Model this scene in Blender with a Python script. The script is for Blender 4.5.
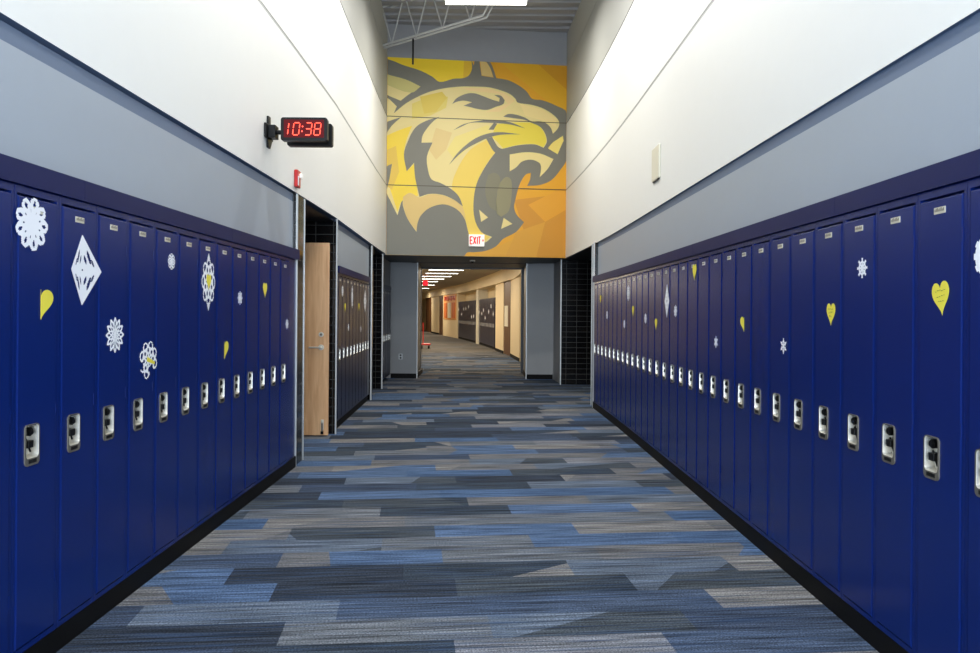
import bpy, bmesh, math, random
from mathutils import Vector, Matrix
from mathutils.geometry import tessellate_polygon
PI = math.pi
random.seed(4)
S = bpy.context.scene
C = S.collection
for o in list(bpy.data.objects): bpy.data.objects.remove(o)

# ------------------------------------------------------------------ camera
F = 760.0; CX = 485.0; CY = 313.0; CAMZ = 1.40; ROLL = .0075
cam = bpy.data.cameras.new('camera'); camo = bpy.data.objects.new('camera', cam); C.objects.link(camo)
cam.sensor_width = 36; cam.lens = F/980*36
cam.shift_x = (490-CX)/980; cam.shift_y = -(326.5-CY)/980
cam.clip_start = .05; cam.clip_end = 300
camo.location = (0, 0, CAMZ); camo.rotation_euler = (PI/2, -ROLL, 0)
S.camera = camo
# ------------------------------------------------------------------ world + view
w = bpy.data.worlds.new('world'); S.world = w; w.use_nodes = True
wn = w.node_tree.nodes; bg = wn['Background']
bg.inputs[0].default_value = (.62, .78, 1, 1); bg.inputs[1].default_value = 1.0
vs = S.view_settings
vs.view_transform = 'Standard'; vs.look = 'None'; vs.gamma = 1; vs.use_curve_mapping = False; vs.exposure = 0.1

P_WINDOW = 620; P_PEND = (98, 84, 56, 30, 20); P_HALL = 56
def area_light(name, loc, rot, sx, sy, power, col=(1, 1, 1)):
    l = bpy.data.lights.new(name, 'AREA'); l.shape = 'RECTANGLE'; l.size = sx; l.size_y = sy
    l.energy = power; l.color = col
    o = bpy.data.objects.new(name, l); C.objects.link(o); o.location = loc; o.rotation_euler = rot
    return o
# daylight entering by the big window behind the camera
area_light('window_daylight', (0, -3.9, 2.1), (PI/2, 0, 0), 3.2, 3.4, P_WINDOW, (.72, .85, 1))
PENDS = [11.28, 8.0, 4.7, 1.4, -1.9]
for d, pw in zip(PENDS, P_PEND):
    area_light('pendant_lamp', (-.02, d, 5.985), (0, 0, 0), 1.15, .12, pw, (1, .98, .93))
area_light('lobby_fill_light', (-.2, 15.4, 2.47), (0, 0, 0), .3, .1, 1.2, (.9, .95, 1))  # added fill light without a fixture, lifts the lobby walls

# ------------------------------------------------------------------ helpers
class MB:
    def __init__(s): s.v = []; s.f = []; s.m = []; s.mats = []
    def mi(s, m):
        if m not in s.mats: s.mats.append(m)
        return s.mats.index(m)
    def poly(s, pts, m):
        b = len(s.v); s.v += [tuple(p) for p in pts]; s.f.append(tuple(range(b, b+len(pts)))); s.m.append(s.mi(m)); return s
    def box(s, x0, x1, y0, y1, z0, z1, m, ch=0):
        if x0 > x1: x0, x1 = x1, x0
        if y0 > y1: y0, y1 = y1, y0
        b = len(s.v)
        s.v += [(x, y, z) for z in (z0, z1) for y in (y0, y1) for x in (x0, x1)]
        for q in ((0,2,3,1),(4,5,7,6),(0,1,5,4),(1,3,7,5),(3,2,6,7),(2,0,4,6)):
            s.f.append(tuple(b+i for i in q)); s.m.append(s.mi(m))
        return s
    def cyl(s, a, b, r, m, n=12, r2=None):
        a = Vector(a); b = Vector(b); r2 = r if r2 is None else r2
        d = (b-a).normalized(); u = d.orthogonal().normalized(); w_ = d.cross(u)
        k = len(s.v)
        for p, rr in ((a, r), (b, r2)):
            for i in range(n):
                t = 2*PI*i/n; s.v.append(tuple(p+u*rr*math.cos(t)+w_*rr*math.sin(t)))
        for i in range(n):
            j = (i+1) % n; s.f.append((k+i, k+j, k+n+j, k+n+i)); s.m.append(s.mi(m))
        s.f.append(tuple(k+i for i in range(n-1, -1, -1))); s.m.append(s.mi(m))
        s.f.append(tuple(k+n+i for i in range(n))); s.m.append(s.mi(m))
        return s
    def mesh(s, name):
        me = bpy.data.meshes.new(name); me.from_pydata(s.v, [], s.f)
        for m in s.mats: me.materials.append(m)
        for p, i in zip(me.polygons, s.m): p.material_index = i
        me.update(); return me
    def build(s, name, parent=None, loc=(0, 0, 0), rz=0, bevel=0):
        o = bpy.data.objects.new(name, s.mesh(name)); C.objects.link(o)
        o.location = loc; o.rotation_euler.z = rz
        if parent: o.parent = parent
        if bevel:
            b = o.modifiers.new('bevel', 'BEVEL'); b.width = bevel; b.segments = 2; b.limit_method = 'ANGLE'
        return o
def tag(o, label=None, cat=None, group=None, kind=None):
    if label: o['label'] = label
    if cat: o['category'] = cat
    if group: o['group'] = group
    if kind: o['kind'] = kind
    return o
def struct(o, label=None): return tag(o, label, None, None, 'structure')
def empty(name, loc=(0, 0, 0), rz=0):
    o = bpy.data.objects.new(name, None); C.objects.link(o); o.location = loc; o.rotation_euler.z = rz
    o.empty_display_size = .1
    return o
def copy_tree(o, parent=None):
    c = o.copy(); C.objects.link(c); c.parent = parent
    for ch in list(o.children): copy_tree(ch, c)
    return c
def rrect(w_, h, r, n=5, cx=0, cz=0):
    out = []
    for (sx, sz, a0) in ((1, 1, 0), (-1, 1, PI/2), (-1, -1, PI), (1, -1, 1.5*PI)):
        for i in range(n+1):
            a = a0+PI/2*i/n
            out.append((cx+sx*(w_/2-r)+r*math.cos(a), cz+sz*(h/2-r)+r*math.sin(a)))
    return out

# ------------------------------------------------------------------ materials
def s2l(c): return tuple(((x/255)/12.92 if x/255 <= .04045 else ((x/255+.055)/1.055)**2.4) for x in c)
def mat(name, col, rough=.5, metal=0, spec=.5, srgb=True, noise=0, nscale=8, bump=0, bscale=200, emit=None, es=0, coat=0):
    m = bpy.data.materials.new(name); m.use_nodes = True; nt = m.node_tree; p = nt.nodes['Principled BSDF']
    c = s2l(col) if srgb else col
    p.inputs['Base Color'].default_value = (*c, 1); p.inputs['Roughness'].default_value = rough
    p.inputs['Metallic'].default_value = metal; p.inputs['Specular IOR Level'].default_value = spec
    if coat: p.inputs['Coat Weight'].default_value = coat; p.inputs['Coat Roughness'].default_value = .12
    tc = nt.nodes.new('ShaderNodeTexCoord')
    if noise:
        n = nt.nodes.new('ShaderNodeTexNoise'); n.inputs['Scale'].default_value = nscale; n.inputs['Detail'].default_value = 4
        nt.links.new(tc.outputs['Object'], n.inputs['Vector'])
        r = nt.nodes.new('ShaderNodeMapRange'); r.inputs['To Min'].default_value = 1-noise; r.inputs['To Max'].default_value = 1+noise
        nt.links.new(n.outputs['Fac'], r.inputs['Value'])
        mx = nt.nodes.new('ShaderNodeMix'); mx.data_type = 'RGBA'; mx.blend_type = 'MULTIPLY'; mx.inputs[0].default_value = 1
        mx.inputs[6].default_value = (*c, 1); nt.links.new(r.outputs['Result'], mx.inputs[7]); nt.links.new(mx.outputs[2], p.inputs['Base Color'])
    if bump:
        n = nt.nodes.new('ShaderNodeTexNoise'); n.inputs['Scale'].default_value = bscale; n.inputs['Detail'].default_value = 2
        nt.links.new(tc.outputs['Object'], n.inputs['Vector'])
        b = nt.nodes.new('ShaderNodeBump'); b.inputs['Strength'].default_value = bump; b.inputs['Distance'].default_value = .002
        nt.links.new(n.outputs['Fac'], b.inputs['Height']); nt.links.new(b.outputs[0], p.inputs['Normal'])
    if emit:
        p.inputs['Emission Color'].default_value = (*s2l(emit), 1); p.inputs['Emission Strength'].default_value = es
    return m
M_white = mat('white_paint', (240, 239, 234), .55, noise=.01)
M_pale = mat('pale_grey_paint', (176, 176, 170), .55, noise=.02)
M_grey = mat('grey_blue_paint', (160, 169, 180), .42, noise=.02)
M_soffit = mat('daylit_underside_tone', (92, 110, 136), .5)  # cool daylight on the bulkhead underside, put into the colour
M_blacksoff = mat('black_soffit_paint', (24, 24, 27), .5)
M_seam = mat('reveal_grey', (176, 176, 172), .5)
M_seamd = mat('reveal_dark', (45, 45, 45), .5)
M_blue = mat('navy_locker_enamel', (10, 34, 100), .26, spec=.28, noise=.05, nscale=3, bump=.05, bscale=160)
M_bluet = mat('navy_trim_enamel', (14, 26, 78), .45, spec=.2, noise=.05, nscale=3)
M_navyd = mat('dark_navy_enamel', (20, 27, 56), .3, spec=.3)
M_black = mat('black_rubber', (5, 5, 6), .7, spec=.2)
M_steel = mat('brushed_steel', (226, 220, 206), .30, metal=.55, noise=.12, nscale=40)
M_steeld = mat('worn_steel', (128, 122, 110), .38, metal=.5, noise=.25, nscale=60)
M_alu = mat('aluminium_trim', (190, 190, 188), .4, metal=.4)
M_plate = mat('pale_metal_plate', (214, 208, 190), .4, metal=.2)
M_blackp = mat('black_plastic', (7, 7, 8), .4, spec=.3)
M_paper = mat('white_paper', (244, 244, 248), .8, bump=.1, bscale=60)
M_ypaper = mat('yellow_paper', (238, 222, 70), .8, bump=.1, bscale=60)
M_ink = mat('black_ink', (40, 38, 20), .7)
M_tape = mat('pale_tape', (196, 214, 226), .3)
M_red = mat('red_enamel', (196, 26, 26), .35)
M_beige = mat('beige_paint', (232, 212, 172), .6, noise=.02)
M_cream = mat('cream_plastic', (226, 220, 200), .5)
M_brown = mat('brown_wood_dark', (92, 58, 30), .45, noise=.2, nscale=6)
M_deck = mat('grey_deck_paint', (148, 148, 150), .6, noise=.04)
M_truss = mat('light_grey_steel_paint', (190, 190, 188), .5)
M_litgrey = mat('lightened_lobby_grey', (142, 142, 142), .45, noise=.06, nscale=3)  # wall grey made lighter to stand in for lamp light in the lobby
M_frame = mat('dark_metal_frame', (40, 42, 48), .4)
M_lamp = mat('lamp_diffuser', (255, 255, 255), .5, emit=(255, 252, 240), es=6)
M_led = mat('red_led', (255, 60, 40), .5, emit=(255, 92, 70), es=2.4)
M_ledbg = mat('dark_red_lens', (84, 4, 12), .6, spec=.2, emit=(120, 4, 14), es=.15)
M_exitr = mat('exit_red', (214, 30, 30), .5, emit=(230, 36, 36), es=.5)
M_exitw = mat('exit_white', (236, 232, 222), .5, emit=(255, 246, 236), es=.35)
M_exitglow = mat('exit_red_face', (230, 30, 50), .5, emit=(240, 30, 50), es=1.0)
M_orange = mat('orange_board', (206, 106, 40), .6, noise=.1)
M_orange2 = mat('pale_orange_board', (226, 160, 90), .6)
M_glass = mat('window_glass', (230, 240, 245), .05)
M_glass.node_tree.nodes['Principled BSDF'].inputs['Transmission Weight'].default_value = 1
M_panelc = mat('acoustic_ceiling_tile', (150, 140, 122), .8, noise=.05, nscale=20)

def m_wood():
    m = bpy.data.materials.new('maple_veneer'); m.use_nodes = True; nt = m.node_tree; p = nt.nodes['Principled BSDF']
    tc = nt.nodes.new('ShaderNodeTexCoord'); mp = nt.nodes.new('ShaderNodeMapping'); mp.inputs['Scale'].default_value = (9, 9, .7)
    n = nt.nodes.new('ShaderNodeTexNoise'); n.inputs['Scale'].default_value = 3; n.inputs['Detail'].default_value = 6; n.inputs['Distortion'].default_value = .6
    r = nt.nodes.new('ShaderNodeValToRGB'); r.color_ramp.elements[0].position = .3; r.color_ramp.elements[1].position = .75
    r.color_ramp.elements[0].color = (*s2l((214, 158, 108)), 1); r.color_ramp.elements[1].color = (*s2l((240, 192, 142)), 1)
    L = nt.links.new
    L(tc.outputs['Object'], mp.inputs[0]); L(mp.outputs[0], n.inputs[0]); L(n.outputs['Fac'], r.inputs[0]); L(r.outputs[0], p.inputs['Base Color'])
    p.inputs['Roughness'].default_value = .4; return m
M_wood = m_wood()

def m_tile():
    m = bpy.data.materials.new('black_glazed_tile'); m.use_nodes = True; nt = m.node_tree; p = nt.nodes['Principled BSDF']; L = nt.links.new
    g = nt.nodes.new('ShaderNodeNewGeometry'); sp = nt.nodes.new('ShaderNodeSeparateXYZ'); L(g.outputs['Position'], sp.inputs[0])
    ad = nt.nodes.new('ShaderNodeMath'); ad.operation = 'ADD'; L(sp.outputs[0], ad.inputs[0]); L(sp.outputs[1], ad.inputs[1])
    cb = nt.nodes.new('ShaderNodeCombineXYZ'); L(ad.outputs[0], cb.inputs[0]); L(sp.outputs[2], cb.inputs[1])
    br = nt.nodes.new('ShaderNodeTexBrick'); br.offset = 0; br.inputs['Scale'].default_value = 1
    br.inputs['Brick Width'].default_value = .205; br.inputs['Row Height'].default_value = .104; br.inputs['Mortar Size'].default_value = .0035
    br.inputs['Mortar Smooth'].default_value = .2
    br.inputs['Color1'].default_value = (.004, .004, .005, 1); br.inputs['Color2'].default_value = (.008, .007, .007, 1)
    br.inputs['Mortar'].default_value = (.055, .055, .052, 1); L(cb.outputs[0], br.inputs['Vector']); L(br.outputs['Color'], p.inputs['Base Color'])
    p.inputs['Roughness'].default_value = .12
    b = nt.nodes.new('ShaderNodeBump'); b.invert = True; b.inputs['Distance'].default_value = .002; b.inputs['Strength'].default_value = .6
    L(br.outputs['Fac'], b.inputs['Height']); L(b.outputs[0], p.inputs['Normal'])
    return m
M_tile = m_tile()

def m_carpet():
    m = bpy.data.materials.new('plank_carpet'); m.use_nodes = True; nt = m.node_tree; p = nt.nodes['Principled BSDF']; L = nt.links.new
    def N(t): return nt.nodes.new(t)
    def math_(op, a, b=None):
        n = N('ShaderNodeMath'); n.operation = op
        for i, q in enumerate((a, b)):
            if q is None: continue
            if isinstance(q, (int, float)): n.inputs[i].default_value = q
            else: L(q, n.inputs[i])
        return n.outputs[0]
    g = N('ShaderNodeNewGeometry'); mp = N('ShaderNodeMapping'); mp.inputs['Rotation'].default_value = (0, 0, -.10)
    L(g.outputs['Position'], mp.inputs[0]); sp = N('ShaderNodeSeparateXYZ'); L(mp.outputs[0], sp.inputs[0])
    X, Y = sp.outputs[0], sp.outputs[1]
    row = math_('FLOOR', math_('DIVIDE', Y, .25))
    wn1 = N('ShaderNodeTexWhiteNoise'); wn1.noise_dimensions = '1D'; L(row, wn1.inputs['W'])
    xo = math_('ADD', math_('DIVIDE', X, .914), math_('MULTIPLY', wn1.outputs['Value'], 7.0))
    col = math_('FLOOR', xo)
    cb = N('ShaderNodeCombineXYZ'); L(row, cb.inputs[0]); L(col, cb.inputs[1])
    wn2 = N('ShaderNodeTexWhiteNoise'); wn2.noise_dimensions = '2D'; L(cb.outputs[0], wn2.inputs['Vector'])
    # second tone inside a plank, cut by a slanting edge
    fx = math_('FRACT', xo); fy = math_('FRACT', math_('DIVIDE', Y, .25))
    sepc = N('ShaderNodeSeparateColor'); L(wn2.outputs['Color'], sepc.inputs[0])
    edge = math_('ADD', math_('MULTIPLY', fy, math_('SUBTRACT', sepc.outputs[1], .2)), math_('MULTIPLY', sepc.outputs[2], 1.3))
    side = math_('MULTIPLY', math_('GREATER_THAN', fx, edge), math_('GREATER_THAN', sepc.outputs[0], .6))
    idx = math_('FRACT', math_('ADD', wn2.outputs['Value'], math_('MULTIPLY', side, .085)))
    cr = N('ShaderNodeValToRGB'); cr.color_ramp.interpolation = 'CONSTANT'
    cols = [(84, 104, 134), (72, 84, 104), (118, 120, 126), (104, 108, 114), (52, 58, 68), (64, 74, 92), (76, 98, 130), (98, 108, 122), (70, 76, 82), (58, 66, 76), (126, 124, 122), (110, 110, 112)]
    e = cr.color_ramp.elements
    while len(e) > 1: e.remove(e[0])
    e[0].position = 0; e[0].color = (*s2l(cols[0]), 1)
    for i, c in enumerate(cols[1:], 1):
        q = e.new(i/len(cols)); q.color = (*s2l(c), 1)
    L(idx, cr.inputs[0])
    # striations along the plank
    def stri(sx, sy, det, seedshift):
        mm = N('ShaderNodeMapping'); mm.inputs['Scale'].default_value = (sx, sy, 1); mm.inputs['Location'].default_value = (seedshift, seedshift, 0)
        L(mp.outputs[0], mm.inputs[0]); n = N('ShaderNodeTexNoise'); n.noise_dimensions = '2D'; n.inputs['Scale'].default_value = 1; n.inputs['Detail'].default_value = det
        L(mm.outputs[0], n.inputs['Vector']); return n.outputs['Fac']
    s1 = stri(2.2, 75, 3, 3); s2 = stri(1.1, 22, 2, 17); s3 = stri(110, 210, 2, 1)
    def mr(v, a, b, lo=.3, hi=.7):
        r = N('ShaderNodeMapRange'); r.inputs['From Min'].default_value = lo; r.inputs['From Max'].default_value = hi
        r.inputs['To Min'].default_value = a; r.inputs['To Max'].default_value = b; L(v, r.inputs['Value']); return r.outputs['Result']
    f = math_('MULTIPLY', math_('MULTIPLY', mr(s1, .40, 1.62), mr(s2, .78, 1.25)), mr(s3, .42, 1.6))
    mx = N('ShaderNodeMix'); mx.data_type = 'RGBA'; mx.blend_type = 'MULTIPLY'; mx.inputs[0].default_value = 1
    L(cr.outputs[0], mx.inputs[6]); L(f, mx.inputs[7])
    # blue / tan yarn shift between striations
    mx2 = N('ShaderNodeMix'); mx2.data_type = 'RGBA'; mx2.inputs[7].default_value = (*s2l((60, 88, 128)), 1)
    L(mr(stri(1.6, 48, 2, 40), 0, .45, .5, .75), mx2.inputs[0]); L(mx.outputs[2], mx2.inputs[6])
    # the hall beyond the doorway is laid in a greyer, tan run of the same carpet
    far = N('ShaderNodeMapRange'); far.inputs['From Min'].default_value = 24; far.inputs['From Max'].default_value = 28; L(Y, far.inputs['Value'])
    mx3 = N('ShaderNodeMix'); mx3.data_type = 'RGBA'; mx3.inputs[7].default_value = (*s2l((104, 98, 88)), 1)
    L(math_('MULTIPLY', far.outputs['Result'], .75), mx3.inputs[0]); L(mx2.outputs[2], mx3.inputs[6])
    L(mx3.outputs[2], p.inputs['Base Color']); p.inputs['Roughness'].default_value = .95; p.inputs['Specular IOR Level'].default_value = .1
    b = N('ShaderNodeBump'); b.inputs['Strength'].default_value = .5; b.inputs['Distance'].default_value = .004; L(s1, b.inputs['Height']); L(b.outputs[0], p.inputs['Normal'])
    return m
M_carpet = m_carpet()

# ------------------------------------------------------------------ plan of the corridor
BL = [(-9, 0), (2.6, 0), (5, -.03), (6.9, -.052), (8.7, -.056), (10.4, -.012), (12.1, .035), (13.9, .070), (16, .10)]
def bendL(y):
    for (a, p), (b, q) in zip(BL, BL[1:]):
        if y <= b: return p+(q-p)*(y-a)/(b-a)
    return BL[-1][1]
def bendR(y): return .0046*max(0, y-8.5)**2
XL_W, XL_G, XL_F = -1.775, -1.79, -1.758        # left: white wall, grey recess wall, locker faces
XR_W, XR_G, XR_F = 1.70, 1.715, 1.66
Z0, Z1, Z2, Z3, ZC = 2.465, 3.765, 5.04, 6.14, 6.76
YB = -4.0
YE_L, YE_R = 14.12, 14.55
stations = [YB, 0, 2.6, 5, 6.9, 8.7, 9.5, 10.5, 11.5, 12.5, 13.5]
def seg(y0, y1):
    return [y0]+[s for s in stations if y0 < s < y1]+[y1]

struct(MB().poly([(-12, YB, 0), (12, YB, 0), (12, 75, 0), (-12, 75, 0)], M_carpet).build('floor'))

def upper_wall(name, sx, X, bend, yend, Z0=Z0):
    rows = [(Z0, Z1-.014, M_white, 0), (Z1-.014, Z1+.014, M_seam, .004), (Z1+.014, Z2-.008, M_white, 0), (Z2-.008, Z2+.008, M_seamd, .012),
            (Z2+.008, Z3-.006, M_pale, 0), (Z3-.006, Z3+.006, M_seam, .01), (Z3+.006, ZC, M_pale, 0)]
    m = MB(); ys = seg(YB, yend)
    xs = lambda y, dep: X - bend(y) + sx*dep
    for a, b in zip(ys, ys[1:]):
        for z0, z1, mt, dep in rows:
            m.poly([(xs(a, dep), a, z0), (xs(b, dep), b, z0), (xs(b, dep), b, z1), (xs(a, dep), a, z1)], mt)
            if dep:
                for z in (z0, z1): m.poly([(xs(a, dep), a, z), (xs(b, dep), b, z), (xs(b, 0), b, z), (xs(a, 0), a, z)], mt)
        # underside back to the recessed wall
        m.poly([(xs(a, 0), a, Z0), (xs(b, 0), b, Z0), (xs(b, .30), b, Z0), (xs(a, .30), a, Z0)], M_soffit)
    return struct(m.build(name))
upper_wall('wall_upper_left', -1, XL_W, bendL, YE_L, 2.482)
upper_wall('wall_upper_right', 1, XR_W, bendR, YE_R)

def recess_wall(name, X, bend, y0, y1, sx, dx=0):
    """grey wall above and behind a bank of lockers"""
    m = MB(); ys = seg(y0, y1)
    for a, b in zip(ys, ys[1:]):
        xa, xb = X-bend(a)+dx, X-bend(b)+dx
        m.poly([(xa, a, 1.90), (xb, b, 1.90), (xb, b, Z0-.072), (xa, a, Z0-.072)], M_grey)
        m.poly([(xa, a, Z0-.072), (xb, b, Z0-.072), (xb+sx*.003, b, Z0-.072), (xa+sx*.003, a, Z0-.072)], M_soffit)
        m.poly([(xa+sx*.003, a, Z0-.072), (xb+sx*.003, b, Z0-.072), (xb+sx*.003, b, Z0), (xa+sx*.003, a, Z0)], M_soffit)  # flat band on the wall coloured like the daylit underside
        m.poly([(xa+sx*.25, a, 0), (xb+sx*.25, b, 0), (xb+sx*.25, b, 1.90), (xa+sx*.25, a, 1.90)], M_grey)
        m.poly([(xa+sx*.25, a, 1.90), (xb+sx*.25, b, 1.90), (xb, b, 1.90), (xa, a, 1.90)], M_grey)
    return struct(m.build(name))
recess_wall('wall_left', XL_G, bendL, YB, 6.86, -1)
recess_wall('wall_right', XR_G, bendR, YB, 11.32, 1)
recess_wall('wall_left_beyond', XL_G, bendL, 8.71, 12.1, -1, -.03)

# ceiling with ribbed metal deck
m = MB(); pitch = .30
y = YB
while y < 14.9:
    m.poly([(-2.3, y, ZC), (2.2, y, ZC), (2.2, y+.18, ZC), (-2.3, y+.18, ZC)], M_deck)
    m.poly([(-2.3, y+.18, ZC), (2.2, y+.18, ZC), (2.2, y+.21, ZC+.05), (-2.3, y+.21, ZC+.05)], M_deck)
    m.poly([(-2.3, y+.21, ZC+.05), (2.2, y+.21, ZC+.05), (2.2, y+.27, ZC+.05), (-2.3, y+.27, ZC+.05)], M_deck)
    m.poly([(-2.3, y+.27, ZC+.05), (2.2, y+.27, ZC+.05), (2.2, y+.30, ZC), (-2.3, y+.30, ZC)], M_deck)
    y += pitch
struct(m.build('ceiling'))

# wall behind the camera with its large window
m = MB(); t = .15
m.box(-2.4, 2.4, YB-t, YB, 0, .35, M_grey).box(-2.4, -1.65, YB-t, YB, .35, 3.9, M_white).box(1.65, 2.4, YB-t, YB, .35, 3.9, M_white).box(-2.4, 2.4, YB-t, YB, 3.9, ZC+.1, M_white)
struct(m.build('wall_back'))
wroot = struct(empty('window_1', (0, YB-.06, .35)))
m = MB()
for x in (-1.65, -.55, .55, 1.61): m.box(x, x+.04, 0, .06, 0, 3.55, M_frame)
for z in (0, 1.75, 3.51): m.box(-1.65, 1.65, 0, .06, z, z+.04, M_frame)
m.build('window_frame', wroot)
MB().box(-1.63, 1.63, .025, .031, .02, 3.53, M_glass).build('window_glass', wroot)

# ------------------------------------------------------------------ mural wall
ML = Vector((XL_W-bendL(YE_L), YE_L)); MR = Vector((XR_W-bendR(YE_R), YE_R))
md = (MR-ML).normalized(); mnrm = Vector((md.y, -md.x))    # towards camera
def mp3(t, z, off=0):
    p = ML+md*t+mnrm*off; return (p.x, p.y, z)
Lm = (MR-ML).length
m = MB()
m.poly([mp3(-.3, Z0), mp3(Lm+.3, Z0), mp3(Lm+.3, ZC+.1), mp3(-.3, ZC+.1)], M_deck)
# underside of the bulkhead above the doorway, and its inner ceiling
YO, YF = 16.18, 17.8
struct(m.build('wall_end'))
m = MB()
m.poly([mp3(-.35, Z0-.001), mp3(Lm+.35, Z0-.001), (1.9, YO, Z0-.001), (-2.35, YO, Z0-.001)], M_blacksoff)
struct(m.build('ceiling_lobby'))

def px_ray(x, y):
    u = x-CX; v = y-CY; u, v = u+ROLL*v, v-ROLL*u
    return u/F, -v/F
def px_mural(x, y):
    """a point of the mural measured in the photograph, as (along, height) on the wall"""
    a, b = px_ray(x, y)
    # (a*d, d) on line ML + md*t
    d = (ML.x*md.y-ML.y*md.x)/(a*md.y-md.x)
    t = (Vector((a*d, d))-ML).dot(md)
    return t, CAMZ+b*d
def smooth(pts, n=4):
    out = []; N_ = len(pts)
    for i in range(N_):
        p0, p1, p2, p3 = (Vector(pts[(i+k-1) % N_]) for k in range(4))
        def sharp(a, b, c):
            u, v = (b-a), (c-b)
            return u.length < 1e-6 or v.length < 1e-6 or u.angle(v) > 1.0
        s1, s2 = sharp(p0, p1, p2), sharp(p1, p2, p3)
        L_ = (p2-p1).length
        m1 = (p2-p1) if s1 else (p2-p0).normalized()*L_
        m2 = (p2-p1) if s2 else (p3-p1).normalized()*L_
        for k in range(n):
            t = k/n
            out.append((2*t**3-3*t**2+1)*p1+(t**3-2*t**2+t)*m1+(-2*t**3+3*t**2)*p2+(t**3-t**2)*m2)
    return out
MC = {}
def mcol(c):
    if c not in MC: MC[c] = mat('mural_print_%d' % len(MC), c, .45, noise=.03, nscale=1.2)
    return MC[c]
mural = MB()
zt = px_mural(476, 59)[1]
def mshape(pts, col, layer, sm=True):
    q = smooth(pts) if sm else [Vector(p) for p in pts]
    q = [px_mural(p[0], p[1]) for p in q]
    q = [(min(max(t, .004), Lm-.004), min(max(z, Z0+.004), Z3)) for t, z in q]
    tri = tessellate_polygon([[Vector((a, b, 0)) for a, b in q]])
    b = len(mural.v); mural.v += [mp3(a, z, .012+layer*.0012) for a, z in q]
    mi = mural.mi(mcol(col))
    for tr in tri:
        A, B, D_ = (q[i] for i in tr)
        if (B[0]-A[0])*(D_[1]-A[1])-(B[1]-A[1])*(D_[0]-A[0]) < 0: tr = (tr[0], tr[2], tr[1])
        mural.f.append(tuple(b+i for i in tr)); mural.m.append(mi)
GR = (120, 116, 102); CRM = (232, 210, 138); YEL = (242, 208, 48); ORG = (228, 162, 24); TAN = (222, 188, 112); ORD = (208, 142, 34)
# backing board
for (a, b, z0, z1) in [(0, Lm, Z0, Z1-.006), (0, Lm, Z1+.006, Z2-.006), (0, Lm, Z2+.006, Z3)]:
    q = [(a, z0), (b, z0), (b, z1), (a, z1)]
    mural.poly([mp3(t, z, .012) for t, z in q], mcol(ORG))
    for (t0, zz0), (t1, zz1) in zip(q, q[1:]+q[:1]):
        mural.poly([mp3(t0, zz0, 0), mp3(t1, zz1, 0), mp3(t1, zz1, .012), mp3(t0, zz0, .012)], mcol((90, 80, 50)))
mshape([(386, 54), (464, 54), (463, 90), (386, 90)], (246, 208, 30), 1, False)
mshape([(464, 54), (473, 54), (473, 82), (463, 82)], (232, 184, 40), 1, False)
mshape([(500, 54), (567, 54), (567, 120), (545, 100)], (226, 168, 24), 1, False)
mshape([(538, 54), (567, 54), (567, 90)], (216, 152, 26), 2, False)
mshape([(514, 200), (548, 196), (566, 205), (566, 259), (520, 259), (524, 232)], ORD, 1, False)
mshape([(528, 205), (566, 186), (566, 210), (545, 222)], (226, 158, 36), 2, False)
mshape([(516, 232), (545, 222), (536, 259), (505, 259)], (218, 156, 44), 2, False)
mshape([(470, 259), (495, 248), (520, 236), (512, 259)], (222, 160, 40), 1, False)
# the dark outline of the head
mshape([(386, 59), (394, 61.5), (403, 65.3), (419.8, 70.7), (432, 76.8), (439.7, 82.2), (453.5, 79), (463.5, 78.3), (469, 75.3), (471.9, 68.4), (471, 58.5), (473.6, 66), (475, 58),
        (479, 57), (480, 66), (481.5, 76), (496, 78.3), (508.3, 80.6), (519, 86), (526.7, 92), (532, 99), (542, 100.5), (555.8, 105.9), (567, 113.5), (567, 158), (560, 170.3), (551, 180.4), (539.9, 185),
        (527, 186), (529.8, 180), (530.7, 173), (526, 174.5), (521.5, 180.4), (518.2, 188), (515, 200.7), (514, 208), (516.9, 215.4), (523.9, 222.4), (516, 232), (503, 239), (495.7, 246.6), (484.7, 251), (473.7, 252.3), (467, 252.6), (463, 259), (386, 259)], GR, 3)
# ear
mshape([(480, 60), (484, 61), (489, 66), (493, 77.5), (481.5, 75.5)], TAN, 4)
mshape([(482.5, 57), (486, 57.5), (491.5, 65), (496.2, 78.5), (493.5, 78), (490, 68)], GR, 5)
# left ear fill
mshape([(386, 74.5), (406, 79.9), (420.6, 86.8), (409, 94.5), (400.7, 101), (386, 95)], CRM, 4)
mshape([(386, 74.5), (406, 79.9), (420.6, 86.8), (411, 93), (386, 85)], (206, 192, 116), 5)
# face
face = [(386, 97.5), (390, 100), (396.8, 106.7), (393.8, 113.5), (406, 103.6), (419.8, 96), (432, 91.3), (445.8, 88.3), (461, 86.8), (470, 86.8), (488, 87.5), (500.6, 90.6), (509.8, 94.4), (515.2, 99), (517.5, 102.8),
        (531, 105), (543.5, 109), (554, 115.8), (558.8, 122), (558, 128), (552.7, 134), (550.5, 128), (545, 123), (538, 121.5), (531, 122.7), (539.7, 126.6), (545, 134), (546.6, 142), (543.5, 148), (534.3, 144.6), (517.8, 145.5), (506.8, 148), (499.4, 150),
        (495, 153), (484.4, 168), (476, 184.8), (472.7, 201.6), (474, 218.5), (481, 232), (492, 237), (484.7, 242.5), (470, 241), (466, 222.7), (461, 213.5), (453.5, 207.5), (442.5, 204.5), (429.6, 208), (421, 215.4), (417.7, 222.7), (416.4, 232),
        (407.6, 219), (403, 206), (402.8, 197), (397.5, 215.4), (392, 204), (386, 189.6)]
mshape(face, CRM, 4)
mshape([(386, 136), (400, 130), (412, 126), (406, 142), (404, 155), (407, 171), (414, 164), (418, 196), (403, 200), (397.5, 212), (389, 186), (386, 180)], YEL, 5)
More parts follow.
